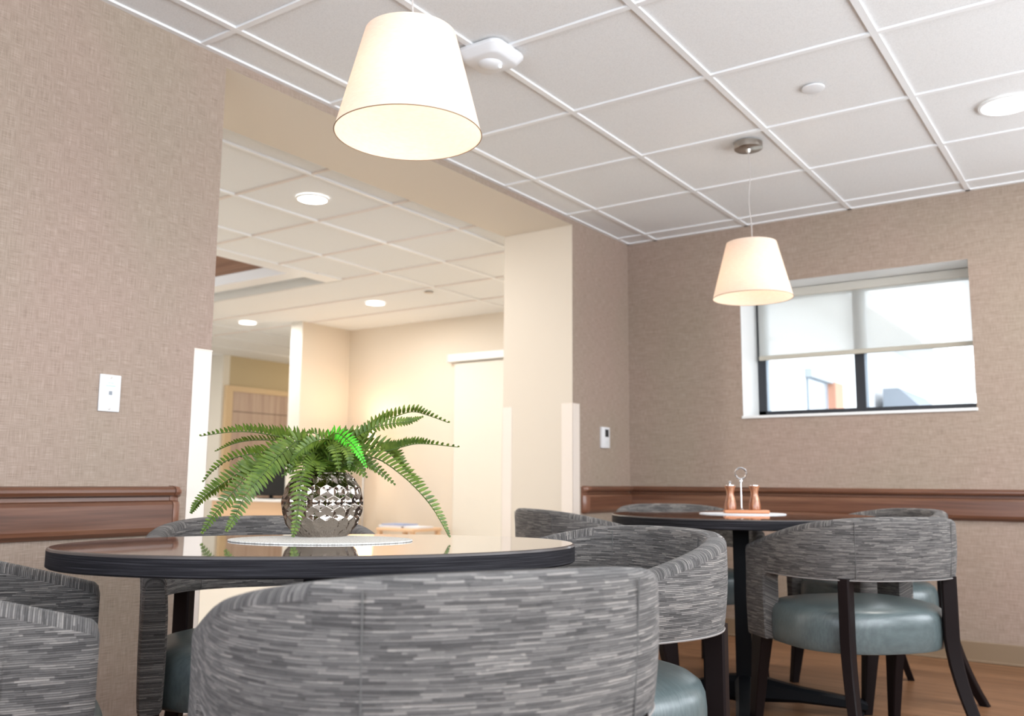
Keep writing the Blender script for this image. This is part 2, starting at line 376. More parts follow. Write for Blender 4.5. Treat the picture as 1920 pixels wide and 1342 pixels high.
hx = (-4.20, -2.44); cof = (hx[0], hx[1], 3.10, 4.36); slot = (-4.2, -2.29, 4.50, 4.745)
xsb = sorted(set([-0.69-0.587*k for k in range(0, 15)] + [hx[0], hx[1], -2.29])); ysb = sorted(set([-0.6+0.594*k for k in range(0, 20)] + [3.10, 4.36, 4.50, 4.745]))
xsb = [x for x in xsb if not (-4.2 < x < -2.44)]+[]
xsb = [-0.687, -1.275, -1.862, -2.29, -2.44, -4.20, -4.79, -5.38, -5.97]; xsb.sort()
ysb = [0.59, 1.18, 1.775, 2.37, 2.965, 3.10, 3.557, 4.148, 4.36, 4.50, 4.745, 5.335, 5.93, 6.52, 7.11, 7.7, 8.3]
b = MB()
def back_ceiling():
    zt = H+0.010; g = 0.011; b = MB()
    gx = [-0.687, -1.275, -1.862, -4.79, -5.38, -5.97, -6.56]; gy = [2.965, 3.557, 4.148, 4.745, 5.335, 5.93]
    X0, X1, Y0, Y1 = -9, -JT, 0.0, 9.4
    ex = sorted([X0, X1, cof[0], cof[1], slot[1]] ); ey = sorted([Y0, Y1, cof[2], cof[3], slot[2], slot[3]])
    for i in range(len(ex)-1):
        for j in range(len(ey)-1):
            xm, ym = (ex[i]+ex[i+1])/2, (ey[j]+ey[j+1])/2
            if any(h[0] < xm < h[1] and h[2] < ym < h[3] for h in (cof, slot)): continue
            b.box(ex[i], ex[i+1], ey[j], ey[j+1], zt, H+0.03, 0)
    for x in gx:
        ends = [(Y0, Y1)] if x > -2.3 or x < -4.2 else []
        for (p, q) in ends: b.box(x-g, x+g, p, q, H-0.001, zt+0.001, 1)
    for y in gy:
        xa = -2.30 if y < 4.9 else -9
        b.box(xa, X1, y-g*0.6, y+g*0.6, H, zt+0.001, 2)
    b.box(-2.44, -2.29, Y0, 4.745, H-0.001, zt+0.001, 1)      # smooth band around the coffer
    b.box(-4.2, -2.44, 4.36, 4.50, H-0.001, zt+0.001, 1)
    b.box(X0, X1, Y0, Y1, H+0.5, H+0.55, 1)
    # fascia and wood lining of the coffer
    b.box(cof[0], cof[1], cof[3]-0.004, cof[3]+0.02, H-0.002, H+0.075, 1); b.box(cof[1]-0.004, cof[1]+0.02, cof[2], cof[3], H-0.002, H+0.075, 1)
    b.box(cof[0], cof[1]+0.1, cof[3]+0.02, cof[3]+0.04, H+0.075, H+0.42, 3); b.box(cof[1]+0.02, cof[1]+0.04, cof[2], cof[3]+0.02, H+0.075, H+0.42, 3)
    b.box(cof[0], cof[1]+0.1, cof[2], cof[3]+0.04, H+0.40, H+0.42, 3)
    b.box(slot[0], slot[1], slot[3]-0.004, slot[3]+0.02, H-0.002, H+0.09, 4); b.box(slot[1]-0.004, slot[1]+0.02, slot[2], slot[3], H-0.002, H+0.09, 1); b.box(slot[0], slot[1], slot[2]-0.0, slot[3], H+0.07, H+0.09, 1)
    M4 = mat('grey_fascia', (0.62, 0.61, 0.58), 0.6)
    return struct(b.build('ceiling', [M_TILE, M_GRID, mat('grid_shadowline', (0.72, 0.64, 0.58), 0.5), M_COFFER, M4]), 'white tiled ceiling of the lounge beyond the opening')
back_ceiling()
# walls of the lounge beyond
ZL = H+0.03
b = MB().box(-4.09, -JT, 6.5, 6.6, 0, ZL)
struct(b.build('wall_beyond', M_CREAM), 'cream lounge wall beyond the opening')
b = MB().box(-4.09, -3.93, 5.86, 6.5, 0, ZL, fm={2:1, 5:1})
struct(b.build('wall_beyond', [M_CREAM, M_CREAM2]), 'cream wall stub jutting out in the lounge')
b = MB().box(-6.65, -6.53, 7.05, 9.4, 0, ZL)
struct(b.build('wall_beyond', M_OCHRE), 'ochre corridor wall with the wood veneer door')
b = MB().box(-9, -6.53, 6.95, 7.05, 0, ZL)
struct(b.build('wall_beyond', M_CREAM2), 'pale cream wall at the left end of the lounge')
b = MB().box(-9.1, -9, 0, 7, 0, ZL).box(-6.6, -4.0, 9.4, 9.5, 0, ZL).box(-4.09, -3.98, 6.6, 9.5, 0, ZL).box(-9, -JT, -0.1, 0, 0, ZL)
struct(b.build('wall_beyond', M_CREAM2), 'outer walls of the lounge')
# corner guards
def guard(n, boxes, label):
    b = MB()
    for q in boxes: b.bev(*q, 0.0012)
    return struct(b.build('trim_%d' % n, M_GUARD), label)
guard(1, [(0.0, 0.003, 1.858, 1.930, 0.10, 1.291), (-0.07, 0.003, 1.927, 1.930, 0.10, 1.291), (-0.001, 0.0045, 1.857, 1.931, 1.288, 1.293)], 'pale corner guard at the near edge of the opening')
guard(2, [(0.0, 0.003, 4.332, 4.409, 0.0, 1.292), (-0.072, 0.003, 4.332, 4.335, 0.0, 1.292)], 'pale corner guard at the far edge of the opening, dining room side')
guard(3, [(-JT-0.003, -0.413, 4.332, 4.335, 0.0, 1.285), (-JT-0.003, -JT, 4.332, 4.40, 0.0, 1.285)], 'pale corner guard at the far edge of the opening, lounge side')
# baseboards
b = MB().bev(0.0, 0.012, YN, 1.857, 0, 0.096, 0.003).bev(0.0, 0.012, 4.41, YF, 0, 0.096, 0.003)
struct(b.build('baseboard_left', M_BASE), 'tan baseboard on the left wall')
struct(MB().bev(0.0, XR, YF-0.012, YF, 0, 0.096, 0.003).bev(0.0, XR, YF-0.016, YF, 0.0, 0.012, 0.003).build('baseboard_far', M_BASE), 'tan baseboard on the far wall')
struct(MB().bev(-3.93, -JT, 6.488, 6.5, 0, 0.096, 0.003).build('baseboard_beyond', M_BASE), 'tan baseboard of the lounge wall')
# chair rail: crash rail with round bead above a moulded board
PROF = [(0.0,0.676),(0.012,0.678),(0.026,0.690),(0.029,0.702),(0.029,0.772),(0.024,0.782),(0.009,0.786),(0.007,0.797),(0.018,0.800),(0.033,0.803),(0.040,0.812),(0.040,0.820),(0.033,0.828),(0.018,0.831),(0.0,0.831)]
def rail(n, p0, p1, axis, m, capends, label):
    """profile swept along y (on x=0 wall) or along x (on the far wall)"""
    def ring(t):
        if axis == 'y': return [Vector((a, t, z)) for a, z in PROF]
        return [Vector((t, YF-a, z)) for a, z in PROF]
    b = MB().section([ring(p0), ring(p1)])
    o = struct(b.build('trim_%d' % n, m), label)
    for (t0, t1) in capends:
        secs = []; K = 7
        for k in range(K+1):
            s = k/K; sc = 1.06*math.sqrt(max(0.0, 1-(s*0.93)**3))
            secs.append([Vector((a*sc, t0+(t1-t0)*s, 0.753+(z-0.753)*(1.02-0.10*s**3))) for a, z in PROF])
        MB().section(secs).build('end_cap', M_CAP, o, smooth=True, angle=35)
    return o
rail(4, YN, 1.790, 'y', M_RAILY, [(1.792, 1.826)], 'brown wood chair rail on the left wall before the opening')
rail(5, 4.478, 4.990, 'y', M_RAILY, [(4.476, 4.425)], 'short brown wood chair rail between the opening and the corner')
rail(6, 0.0, XR, 'x', M_RAILX, [], 'long brown wood chair rail on the far wall below the window')

# ------------------------------------------------------------------ window
wn = struct(MB().box(WX0, WX1, 5.285, 5.335, WZ0, WZ0+0.045).box(WX0, WX1, 5.285, 5.335, WZ1-0.045, WZ1).box(WX0, WX0+0.045, 5.285, 5.335, WZ0, WZ1).box(WX1-0.03, WX1, 5.285, 5.335, WZ0, WZ1)
    .box(1.300, 1.352, 5.280, 5.335, WZ0, WZ1).build('window_1', M_FRAME), 'small high window with dark frame')
MB().box(WX0+0.045, 1.300, 5.310, 5.314, WZ0+0.045, WZ1-0.045).build('pane', M_GLASS, wn)
MB().box(1.352, WX1-0.03, 5.310, 5.314, WZ0+0.045, WZ1-0.045).build('pane', M_GLASS, wn)
MB().bev(WX0-0.006, WX1+0.006, YF-0.012, YF+0.03, WZ0-0.014, WZ0+0.002, 0.003).build('sill', M_WHITE, wn)
MB().box(1.352, 1.366, 5.29, 5.33, WZ0+0.045, WZ1-0.045).box(WX0+0.05, WX0+0.062, 5.29, 5.33, WZ0+0.045, WZ1-0.045).build('sash_bar', mat('pale_blue_sash', (0.50, 0.60, 0.70), 0.4), wn)
rb = thing('roller_blind', 'cream roller blind half lowered over the small high window', 'blind', (1.338, 5.235, 1.99))
def rel(o, parent): o.parent = parent; o.matrix_parent_inverse = Matrix.Translation(-Vector(parent.location)); return o
BZ = 0.855+0.745
MB().box(WX0+0.03, WX1-0.006, 5.234, 5.2355, BZ, 1.985).build('blind_fabric', M_BLIND, rb).matrix_parent_inverse = Matrix.Translation(-Vector(rb.location))
MB().bev(WX0+0.03, WX1-0.006, 5.222, 5.242, BZ-0.022, BZ+0.004, 0.004).build('bottom_bar', M_HEM, rb).matrix_parent_inverse = Matrix.Translation(-Vector(rb.location))
MB().bev(WX0+0.01, WX1-0.004, 5.215, 5.270, 1.945, 1.995, 0.006).build('cassette', mat('taupe_cassette', (0.55, 0.52, 0.46), 0.6), rb).matrix_parent_inverse = Matrix.Translation(-Vector(rb.location))

# outside: a wing of the building and a low grey roof
o = MB().box(-3.6, -0.6, 7.0, 24, 0, 3.2).build('building_wing', M_STUCCO); tag(o, 'white stucco building wing outside the window', 'building')
MB().box(-0.6, -0.02, 7.0, 24, 3.0, 3.2).build('eave', M_STUCCO, o)
MB().box(-0.60, -0.57, 10.70, 11.50, 1.5, 2.10).build('window_pane', mat('dim_glass', (0.28, 0.33, 0.38), 0.2), o)
MB().box(-0.60, -0.52, 10.66, 11.60, 2.10, 2.20).build('window_header', mat('grey_header', (0.40, 0.44, 0.48), 0.6), o)
MB().box(-0.60, -0.50, 11.58, 11.95, 0.0, 2.12).build('brick_pier', M_BRICK, o)
g = MB(); g.add([(-0.47,14,0),(2.2,14,0),(2.2,16,0),(-0.47,16,0),(-0.47,14,2.25),(0.4,14,1.6),(0.4,16,1.6),(-0.47,16,2.25),(-0.25,14,2.25),(-0.25,16,2.25),(2.2,14,1.6),(2.2,16,1.6)],
    [(0,1,10,5,8,4),(3,7,9,6,11,2),(4,8,9,7),(8,5,6,9),(5,10,11,6),(0,4,7,3),(1,2,11,10)])
tag(g.build('shed', M_ROOF), 'small grey roofed building far outside the right window pane', 'building')
struct(MB().box(-40, 40, 5.4, 60, -0.2, -0.05).build('ground', M_GROUND), 'pale ground outside')

# ================================================================== CHAIRS
CA, CB, CN = 0.293, 0.270, 2.35
def plan_pts():
    pts = []
    for k in range(9): pts.append((CA+0.004*(k/8), 0.225-0.225*k/8))
    for k in range(1, 64):
        a = PI*k/64; c, s = math.cos(a), math.sin(a)
        pts.append((math.copysign(abs(c)**(2/CN), c)*(CA+0.004), -abs(s)**(2/CN)*CB))
    for k in range(9): pts.append((-CA-0.004*(1-k/8), 0.225*k/8))
    return pts
PL = plan_pts()
def resample(step=0.006):
    L = [0]
    for a, b_ in zip(PL, PL[1:]): L.append(L[-1]+math.hypot(b_[0]-a[0], b_[1]-a[1]))
    tot = L[-1]
    def at(u):
        u = min(max(u, 0), tot); i = 0
        while i < len(L)-2 and L[i+1] < u: i += 1
        t = (u-L[i])/(L[i+1]-L[i]); a, b_ = PL[i], PL[i+1]
        return Vector((a[0]+(b_[0]-a[0])*t, a[1]+(b_[1]-a[1])*t))
    return tot, at
TOT, AT = resample()
PW = 0.125; ZB = 0.556; ZP = 0.335; TH = 0.052; FR_ = 0.042
def ztop(p):
    t = min(max((p.y+0.27)/0.495, 0), 1)
    return 0.752-0.112*t**1.25
def make_band():
    us = [0, 0.004, 0.012, 0.024]
    us += [0.04+0.02*k for k in range(5)]
    us = [u for u in us if u < PW-0.01]
    us += [PW-0.001, PW, PW+0.004, PW+0.010, PW+0.018, PW+0.03, PW+0.042]
    half = us[:]; u = PW+0.06
    while u < TOT/2: half.append(u); u += 0.02
    allu = half + [TOT/2] + [TOT-q for q in reversed(half)]
    NZ = 12
    verts = []; faces = []; uvs = []; fm = []
    ring_n = 0
    rings = []
    def bot(u):
        d = min(u, TOT-u)
        if d <= PW-0.0005: return ZP
        e = d-PW
        if e < FR_: return ZB-FR_+math.sqrt(max(0, FR_**2-(FR_-e)**2))
        return ZB
    for u in allu:
        p = AT(u); q0, q1 = AT(u-0.006), AT(u+0.006); t = (q1-q0).normalized(); n = Vector((-t.y, t.x))  # inward or outward
        if n.dot(-p) < 0: n = -n          # inward
        z1 = ztop(p); z0 = bot(u); d = min(u, TOT-u)
        endr = 0.012
        if d < endr: z1 -= endr*(1-math.sqrt(1-((endr-d)/endr)**2))*1.6
        th = TH*(1 if d > 0.01 else 0.80+0.2*d/0.01)
        off = (TH-th)/2
        r = 0.018; ring = []
        # outer side bottom -> top, top cap, inner side top -> bottom, bottom
        prof = [(0.004, z0), (0.0, z0+0.006)] if z1-z0 > 0.02 else [(0.0, z0)]*2
        for k in range(1, NZ): prof.append((0.0-0.004*math.sin(PI*k/NZ), z0+(z1-r-z0)*k/NZ))
        for k in range(5): a = PI/2*k/4; prof.append((r-r*math.cos(a), z1-r+r*math.sin(a)))
        for k in range(5): a = PI/2*k/4; prof.append((th-r+r*math.sin(a), z1-r+r*math.cos(a)))
        for k in range(NZ-1, 0, -1): prof.append((th+0.003*math.sin(PI*k/NZ), z0+(z1-r-z0)*k/NZ))
        prof += [(th, z0+0.006), (th-0.004, z0)]
        lean = 0.030
        vv = 0; last = None; uvv = []
        for (o_, z) in prof:
            k = (z-ZB)/0.2; lo = o_+off-lean*k*0.35*(1 if z > ZB else 0)
            P3 = Vector((p.x+n.x*lo, p.y+n.y*lo, z))
            if last is not None: vv += (P3-last).length
            last = P3; uvv.append(z if o_ < th*0.5 else 1.2-z); ring.append(P3)
        rings.append((ring, u, uvv))
    n = len(rings[0][0])
    for r_, u, w in rings: verts += r_
    cap_lo, cap_hi = 1+NZ, 1+NZ+9
    for i in range(len(rings)-1):
        for k in range(n):
            k2 = (k+1) % n
            faces.append((i*n+k, (i+1)*n+k, (i+1)*n+k2, i*n+k2))
            ua, ub = rings[i][1], rings[i+1][1]; wa = rings[i][2]; wb = rings[i+1][2]
            ya, yb = wa[k], wa[k2]
            top = cap_lo <= k < cap_hi
            yy = AT((ua+ub)/2).y
            if k2 == 0: ya, yb = 0.0, 0.05
            if top and yy > -0.20:     # stripes run across the arm caps
                uvs.append([(k*0.004, ua+3), (k*0.004, ub+3), (k*0.004+0.004, ub+3), (k*0.004+0.004, ua+3)])
            else: uvs.append([(ua, wa[k]), (ub, wb[k]), (ub, wb[k2] if k2 else wb[k]+0.02), (ua, wa[k2] if k2 else wa[k]+0.02)])
    for base, sgn in ((0, 1), ((len(rings)-1)*n, -1)):
        ids = [base+k for k in range(n)]
        faces.append(tuple(ids if sgn > 0 else ids[::-1]))
        q = [(0.02*(k/n), rings[0][0][k].z) for k in range(n)]; uvs.append([(a, c) for a, c in (q if sgn > 0 else q[::-1])])
    return verts, faces, uvs
def make_chair():
    t = thing('dining_chair', 'x', 'chair')
    v, f, uv = make_band()
    band = obj('backrest', v, f, M_FABRIC, t, smooth=True, uvs=uv, angle=50)
    # vertical seams beside the rear legs
    def seam(uu, inner):
        s = MB(); pts = []
        p = AT(uu); q0, q1 = AT(uu-0.006), AT(uu+0.006); tt = (q1-q0).normalized(); n = Vector((-tt.y, tt.x))
        if n.dot(-p) < 0: n = -n
        for k in range(11):
            z = ZB+0.005+(ztop(p)-0.016-ZB)*k/10; kk = (z-ZB)/0.2; d = (TH+0.0015 if inner else -0.0035)-0.030*kk*0.35
            pts.append((p.x+n.x*d, p.y+n.y*d, z))
        s.tube(pts, 0.0012, 5); s.build('seam', M_PIPING, band)
    best = min(range(200), key=lambda k: (AT(TOT/2*k/200)-Vector((0.177, -0.245))).length); us_ = TOT/2*best/200
    for uu in (us_, TOT-us_): seam(uu, False); seam(uu, True)
    # piping along the lower edge
    pp = []
    for k in range(61):
        u = PW+0.012+(TOT-2*PW-0.024)*k/60; p = AT(u); pp.append((p.x, p.y, ZB+0.001))
    MB().tube(pp, 0.0022, 6).build('piping', mat('pale_piping', (0.22, 0.20, 0.19), 0.7), band, smooth=True)
    # seat
    rings = []; NS = 72
    prof = [(0.90, 0.326), (0.97, 0.330), (0.993, 0.342), (1.0, 0.370), (1.0, 0.405), (0.988, 0.430), (0.955, 0.447), (0.88, 0.459), (0.75, 0.467), (0.5, 0.473), (0.2, 0.475)]
    for sc, z in prof:
        ring = []
        for k in range(NS):
            a = 2*PI*k/NS; c, s_ = math.cos(a), math.sin(a); nn = 3.0
            x = math.copysign(abs(c)**(2/nn), c)*0.274*sc; y = math.copysign(abs(s_)**(2/nn), s_)*0.236*sc+0.008
            if y < 0: x *= 1-0.25*(min(-y, 0.22)/0.22)**2.5
            ring.append(Vector((x, y, z)))
        rings.append(ring)
    MB().section(rings).build('seat', M_VINYL, t, smooth=True, angle=50)
    # legs
    def leg(path):
        secs = []
        for (x, y, z, w, d, rot) in path:
            c, s_ = math.cos(rot), math.sin(rot); ring = []
            for (a, b_) in ((-1,-0.8),(-0.8,-1),(0.8,-1),(1,-0.8),(1,0.8),(0.8,1),(-0.8,1),(-1,0.8)):
                lx, ly = a*w/2, b_*d/2; ring.append(Vector((x+lx*c-ly*s_, y+lx*s_+ly*c, z)))
            secs.append(ring)
        return MB().section(secs)
    for sx in (-1, 1):
        rot = -sx*0.55
        p = []
        for k in range(13):
            z = 0.562*(1-k/12); q = max(0, (0.38-z)/0.38); e = q**1.7
            x = sx*(0.190+0.045*e); y = -0.205-0.115*e
            p.append((x, y, z, 0.045-0.010*q, 0.036-0.008*q, rot))
        leg(p).build('leg', M_DARK, t, smooth=True, angle=30)
    for sx in (-1, 1):
        leg([(sx*0.268, 0.165, 0.36, 0.046, 0.075, 0), (sx*0.268, 0.165, 0.335, 0.046, 0.075, 0), (sx*0.272, 0.185, 0.20, 0.040, 0.052, 0), (sx*0.279, 0.212, 0.0, 0.030, 0.032, 0)]).build('leg', M_DARK, t, smooth=True, angle=30)
    return t
chair0 = make_chair()
Rh = Vector((0.8208, 0.5713)); Fh = Vector((-0.5713, 0.8208))
def lw(l, d): return Vector((EYE.x, EYE.y)) + Rh*l + Fh*d
CH = [  # lateral and depth from the viewer, facing direction in the same axes, label
 ((-0.106, 1.300), (-0.434, 0.901), 'large grey striped barrel chair nearest the viewer, its rounded back turned to us', 'g1'),
 ((0.158, 2.010), (-0.86, -0.51), 'striped barrel chair right of the fern table, showing its curved inner back and near arm', 'g1'),
 ((-0.632, 2.390), (0.37, -0.93), 'striped barrel chair behind the fern table by the opening, facing us', 'g1'),
 ((-0.938, 1.565), (0.91, 0.41), 'dark striped barrel chair cut off at the lower left, arms towards the fern table', 'g1'),
 ((1.172, 3.116), (-0.259, 0.966), 'striped barrel chair at right with teal seat showing through its open back', 'g2'),
 ((1.495, 3.83), (-0.98, -0.18), 'striped barrel chair by the far wall at right, mostly hidden by the chair before it', 'g2'),
 ((0.795, 4.22), (0.20, -0.98), 'striped barrel chair behind the far table beneath the window wall rail', 'g2'),
 ((0.310, 3.560), (0.93, 0.37), 'striped barrel chair left of the far table, near the opening jamb', 'g2'),
]
GR = {'g1': 'barrel chairs around the fern table', 'g2': 'barrel chairs around the far table'}
for i, (pos, f, lab, gg) in enumerate(CH):
    w = lw(*pos); fw = Rh*f[0]+Fh*f[1]; rz = math.atan2(-fw.x, fw.y)
    if i == 0:
        chair0.location = (w.x, w.y, 0); chair0.rotation_euler = (0, 0, rz); chair0['label'] = lab; chair0['group'] = GR[gg]
    else: dup(chair0, (w.x, w.y, 0), rz, lab, GR[gg])

# ================================================================== TABLES
def table(loc, a, b_, ang, label, group):
    t = thing('pedestal_table', label, 'table', (loc[0], loc[1], 0), 0, group)
    ca, sa = math.cos(ang), math.sin(ang); N = 128
    def ring(off, z):
        r = []
        for k in range(N):
            q = 2*PI*k/N; x, y = (a-off)*math.cos(q), (b_-off)*math.sin(q); r.append(Vector((x*ca-y*sa, x*sa+y*ca, z)))
        return r
    T = 0.730
    m = MB(); n0 = len(m.m)
    m.section([ring(0.004, T-0.037), ring(0.0, T-0.034), ring(0.0, T-0.005), ring(0.0015, T-0.0015), ring(0.005, T), ring(0.02, T)])
    # materials per band: edge, lip, top
    for i, f in enumerate(m.f):
        if len(f) > 4: m.m[i] = 0 if m.v[f[0]].z > T-0.01 else 1
        else:
            band = i//N; m.m[i] = 0 if band >= 4 else (2 if band >= 2 else 1)
    m.build('tabletop', [M_TOP, M_EDGE, M_LIP], t, smooth=True, angle=15)
    MB().lathe([(0.13, T-0.050), (0.15, T-0.046), (0.15, T-0.037)], 32).build('mounting_plate', M_BLACK, t)
    MB().bev(-0.031, 0.031, -0.031, 0.031, 0.03, T-0.04, 0.004, M=Matrix.Rotation(0.35, 4, 'Z')).build('column', M_BLACK, t)
    for k in range(4):
        R = Matrix.Rotation(0.35+k*PI/2, 4, 'Z'); secs = []
        for (r, zc, w, h) in ((0.0, 0.075, 0.075, 0.10), (0.06, 0.075, 0.072, 0.09), (0.20, 0.062, 0.062, 0.055), (0.36, 0.046, 0.058, 0.042), (0.42, 0.038, 0.056, 0.040), (0.44, 0.034, 0.05, 0.026)):
            secs.append([R @ Vector((r, y*w/2, zc+z*h/2)) for y, z in ((-1,-0.6),(-0.6,-1),(0.6,-1),(1,-0.6),(1,0.6),(0.6,1),(-0.6,1),(-1,0.6))])
        lg = MB().section(secs).build('base_arm', M_BLACK, t, smooth=True, angle=35)
        MB().lathe([(0.022, 0.0), (0.025, 0.004), (0.022, 0.02)], 20, c=tuple(R @ Vector((0.405, 0, 0)))).build('glide', M_BLACK, lg)
    return t
T1 = (1.257, 1.287); T2 = (1.283, 3.480)
table(T1, 0.506, 0.315, math.atan2(0.726, 0.687), 'dark oval pedestal table in the foreground carrying the potted fern', 'dining tables')
table(T2, 0.505, 0.50, 0.0, 'dark round pedestal table near the far wall carrying the pepper mills', 'dining tables')

# placemats
def disc(name, c, a, b_, ang, z0, th, m):
    mb = MB(); N = 96; ca, sa = math.cos(ang), math.sin(ang)
    def ring(off, z): return [Vector(((a-off)*math.cos(2*PI*k/N)*ca-(b_-off)*math.sin(2*PI*k/N)*sa, (a-off)*math.cos(2*PI*k/N)*sa+(b_-off)*math.sin(2*PI*k/N)*ca, z)) for k in range(N)]
    mb.section([ring(0.001, 0), ring(0, th*0.4), ring(0.001, th)])
    return mb.build(name, m, smooth=True, angle=30, loc=(c[0], c[1], z0))
tag(disc('placemat', (1.190, 1.338), 0.190, 0.132, math.atan2(0.5713, 0.8208), 0.7302, 0.0028, M_MAT), 'oval pale woven placemat under the fern pot', 'placemat')
tag(disc('placemat', (1.262, 3.560), 0.172, 0.150, math.atan2(0.5713, 0.8208), 0.7302, 0.0028, M_PLACE2), 'white round placemat under the pepper mills on the far table', 'placemat')

# ================================================================== POTTED FERN
VX, VY, VZ = 1.109, 1.416, 0.7332
pf = thing('potted_fern', 'green sword fern in a round mirrored honeycomb pot', 'potted plant', (VX, VY, VZ))
def vase():
    NA, NZ_ = 570, 190; prof = []
    Hh = 0.137
    def rad(t):   # t 0..1 bottom to top
        pts = [(0,0.056),(0.06,0.064),(0.2,0.079),(0.4,0.0875),(0.55,0.089),(0.75,0.083),(0.9,0.070),(1.0,0.0575)]
        for (a, ra), (b_, rb_) in zip(pts, pts[1:]):
            if t <= b_:
                s = (t-a)/(b_-a); s = s*s*(3-2*s)*0.35+s*0.65; return ra+(rb_-ra)*s
        return pts[-1][1]
    ncell = 19; rows = 5.5; v = []; f = []
    rh = Hh*0.93/rows
    for i in range(NZ_+1):
        t = i/NZ_; z = Hh*t; r0 = rad(t)
        fade = min(1, t/0.05)*min(1, (1-t)/0.06)
        for k in range(NA):
            a = k/NA*ncell
            # nearest hex centre
            y = (z-0.004)/rh; best = 9
            for rr in (math.floor(y), math.floor(y)+1):
                cx_ = round(a-(0.5*(rr % 2)))+0.5*(rr % 2); dx = (a-cx_); dy = (y-rr)
                dd = max(abs(dx)*2, abs(dx)+abs(dy)*1.5)      # hexagonal distance
                best = min(best, dd)
            d = min(best, 1.0)
            h = -0.0062*(1-d**1.8)*fade
            r = r0+h; q = 2*PI*k/NA; v.append((r*math.cos(q), r*math.sin(q), z))
    for i in range(NZ_):
        for k in range(NA): k2 = (k+1) % NA; f.append((i*NA+k, i*NA+k2, (i+1)*NA+k2, (i+1)*NA+k))
    f.append(tuple(range(NA-1, -1, -1)))
    # rolled lip and inner wall
    base = NZ_*NA
    prev = base
    for (r, z) in ((0.0565, Hh+0.0015), (0.0545, Hh+0.0015), (0.0535, Hh-0.002), (0.054, Hh-0.03)):
        st = len(v)
        for k in range(NA): q = 2*PI*k/NA; v.append((r*math.cos(q), r*math.sin(q), z))
        for k in range(NA): k2 = (k+1) % NA; f.append((prev+k, prev+k2, st+k2, st+k))
        prev = st
    return obj('pot', v, f, M_MERC, pf, smooth=True)
vase()
MB().lathe([(0.052, 0.095), (0.053, 0.118), (0.03, 0.128), (0.005, 0.130)], 40).build('soil', M_SOIL, pf, smooth=True)
IM = Vector((0.8208, 0.5713, 0)); DEP = Vector((-0.5713, 0.8208, 0))
def catmull(P, n):
    P = [Vector(p) for p in P]; P = [P[0]*2-P[1]]+P+[P[-1]*2-P[-2]]; out = []
    segs = len(P)-3
    for i in range(n+1):
        t = i/n*segs; k = min(int(t), segs-1); t -= k
        a, b_, c, d = P[k:k+4]
        out.append(0.5*((2*b_)+(c-a)*t+(2*a-5*b_+4*c-d)*t*t+(3*b_-a-3*c+d)*t**3))
    return out
def frond(pts, phi, vang, sc, m=M_LEAF, rnd=None):
    rnd = rnd or random
    L = sum((Vector(b_)-Vector(a)).length for a, b_ in zip(pts, pts[1:]))
    n = max(14, int(L/0.0093)); C = catmull(pts, n); mb = MB()
    mb.tube(C, [0.0017*(1-0.75*i/n)+0.0004 for i in range(n+1)], 5, 1)
    if phi >= 60: vang += 14; sc *= 1.3
    phi = math.radians(phi); va = math.radians(vang)
    for i in range(2, n+1):
        s = i/n; T = (C[min(i+1, n)]-C[i-1]).normalized()
        perp = T.cross(DEP)
        if perp.length < 0.15: perp = Vector((0,0,1))
        perp.normalize(); dep = perp.cross(T).normalized()
        S = (perp*math.cos(phi)+dep*math.sin(phi)).normalized(); N = S.cross(T).normalized()
        if N.z < 0: N = -N
        env = min(1, 0.45+s*2.2)*(1-s**2.6*0.86)
        ln = 0.031*sc*env*rnd.uniform(0.88, 1.08); w = 0.0041*(0.75+0.25*sc)*(0.6+0.4*env)
        for side in (-1, 1):
            D = (S*side*math.cos(va)+N*math.sin(va)).normalized()
            D = (D+T*0.28+Vector((rnd.uniform(-.06,.06), rnd.uniform(-.06,.06), rnd.uniform(-.06,.06)))).normalized()
            Wd = T-D*T.dot(D); Wd.normalize(); Nn = D.cross(Wd)
            if Nn.z < 0: Nn = -Nn
            p0 = C[i]; vs = []
            for q, ww in ((0.0, 0.35), (0.12, 0.9), (0.45, 1.0), (0.78, 0.62), (1.0, 0.0)):
                c = p0+D*ln*q-Nn*0.10*ln*q*q+T*0.10*ln*q*q
                if ww > 0: vs += [c+Wd*w*ww+Nn*0.0008, c, c-Wd*w*ww+Nn*0.0008]
                else: vs.append(c)
            fs = []
            for r in range(3):
                a = r*3; fs += [(a, a+1, a+4, a+3), (a+1, a+2, a+5, a+4)]
            fs += [(9, 10, 12), (10, 11, 12)]
            mb.add(vs, fs, 0)
    o = obj('frond', [v-Vector((VX, VY, VZ)) for v in mb.v], mb.f, [m, M_STEM], pf, mb.m, True)
    return o
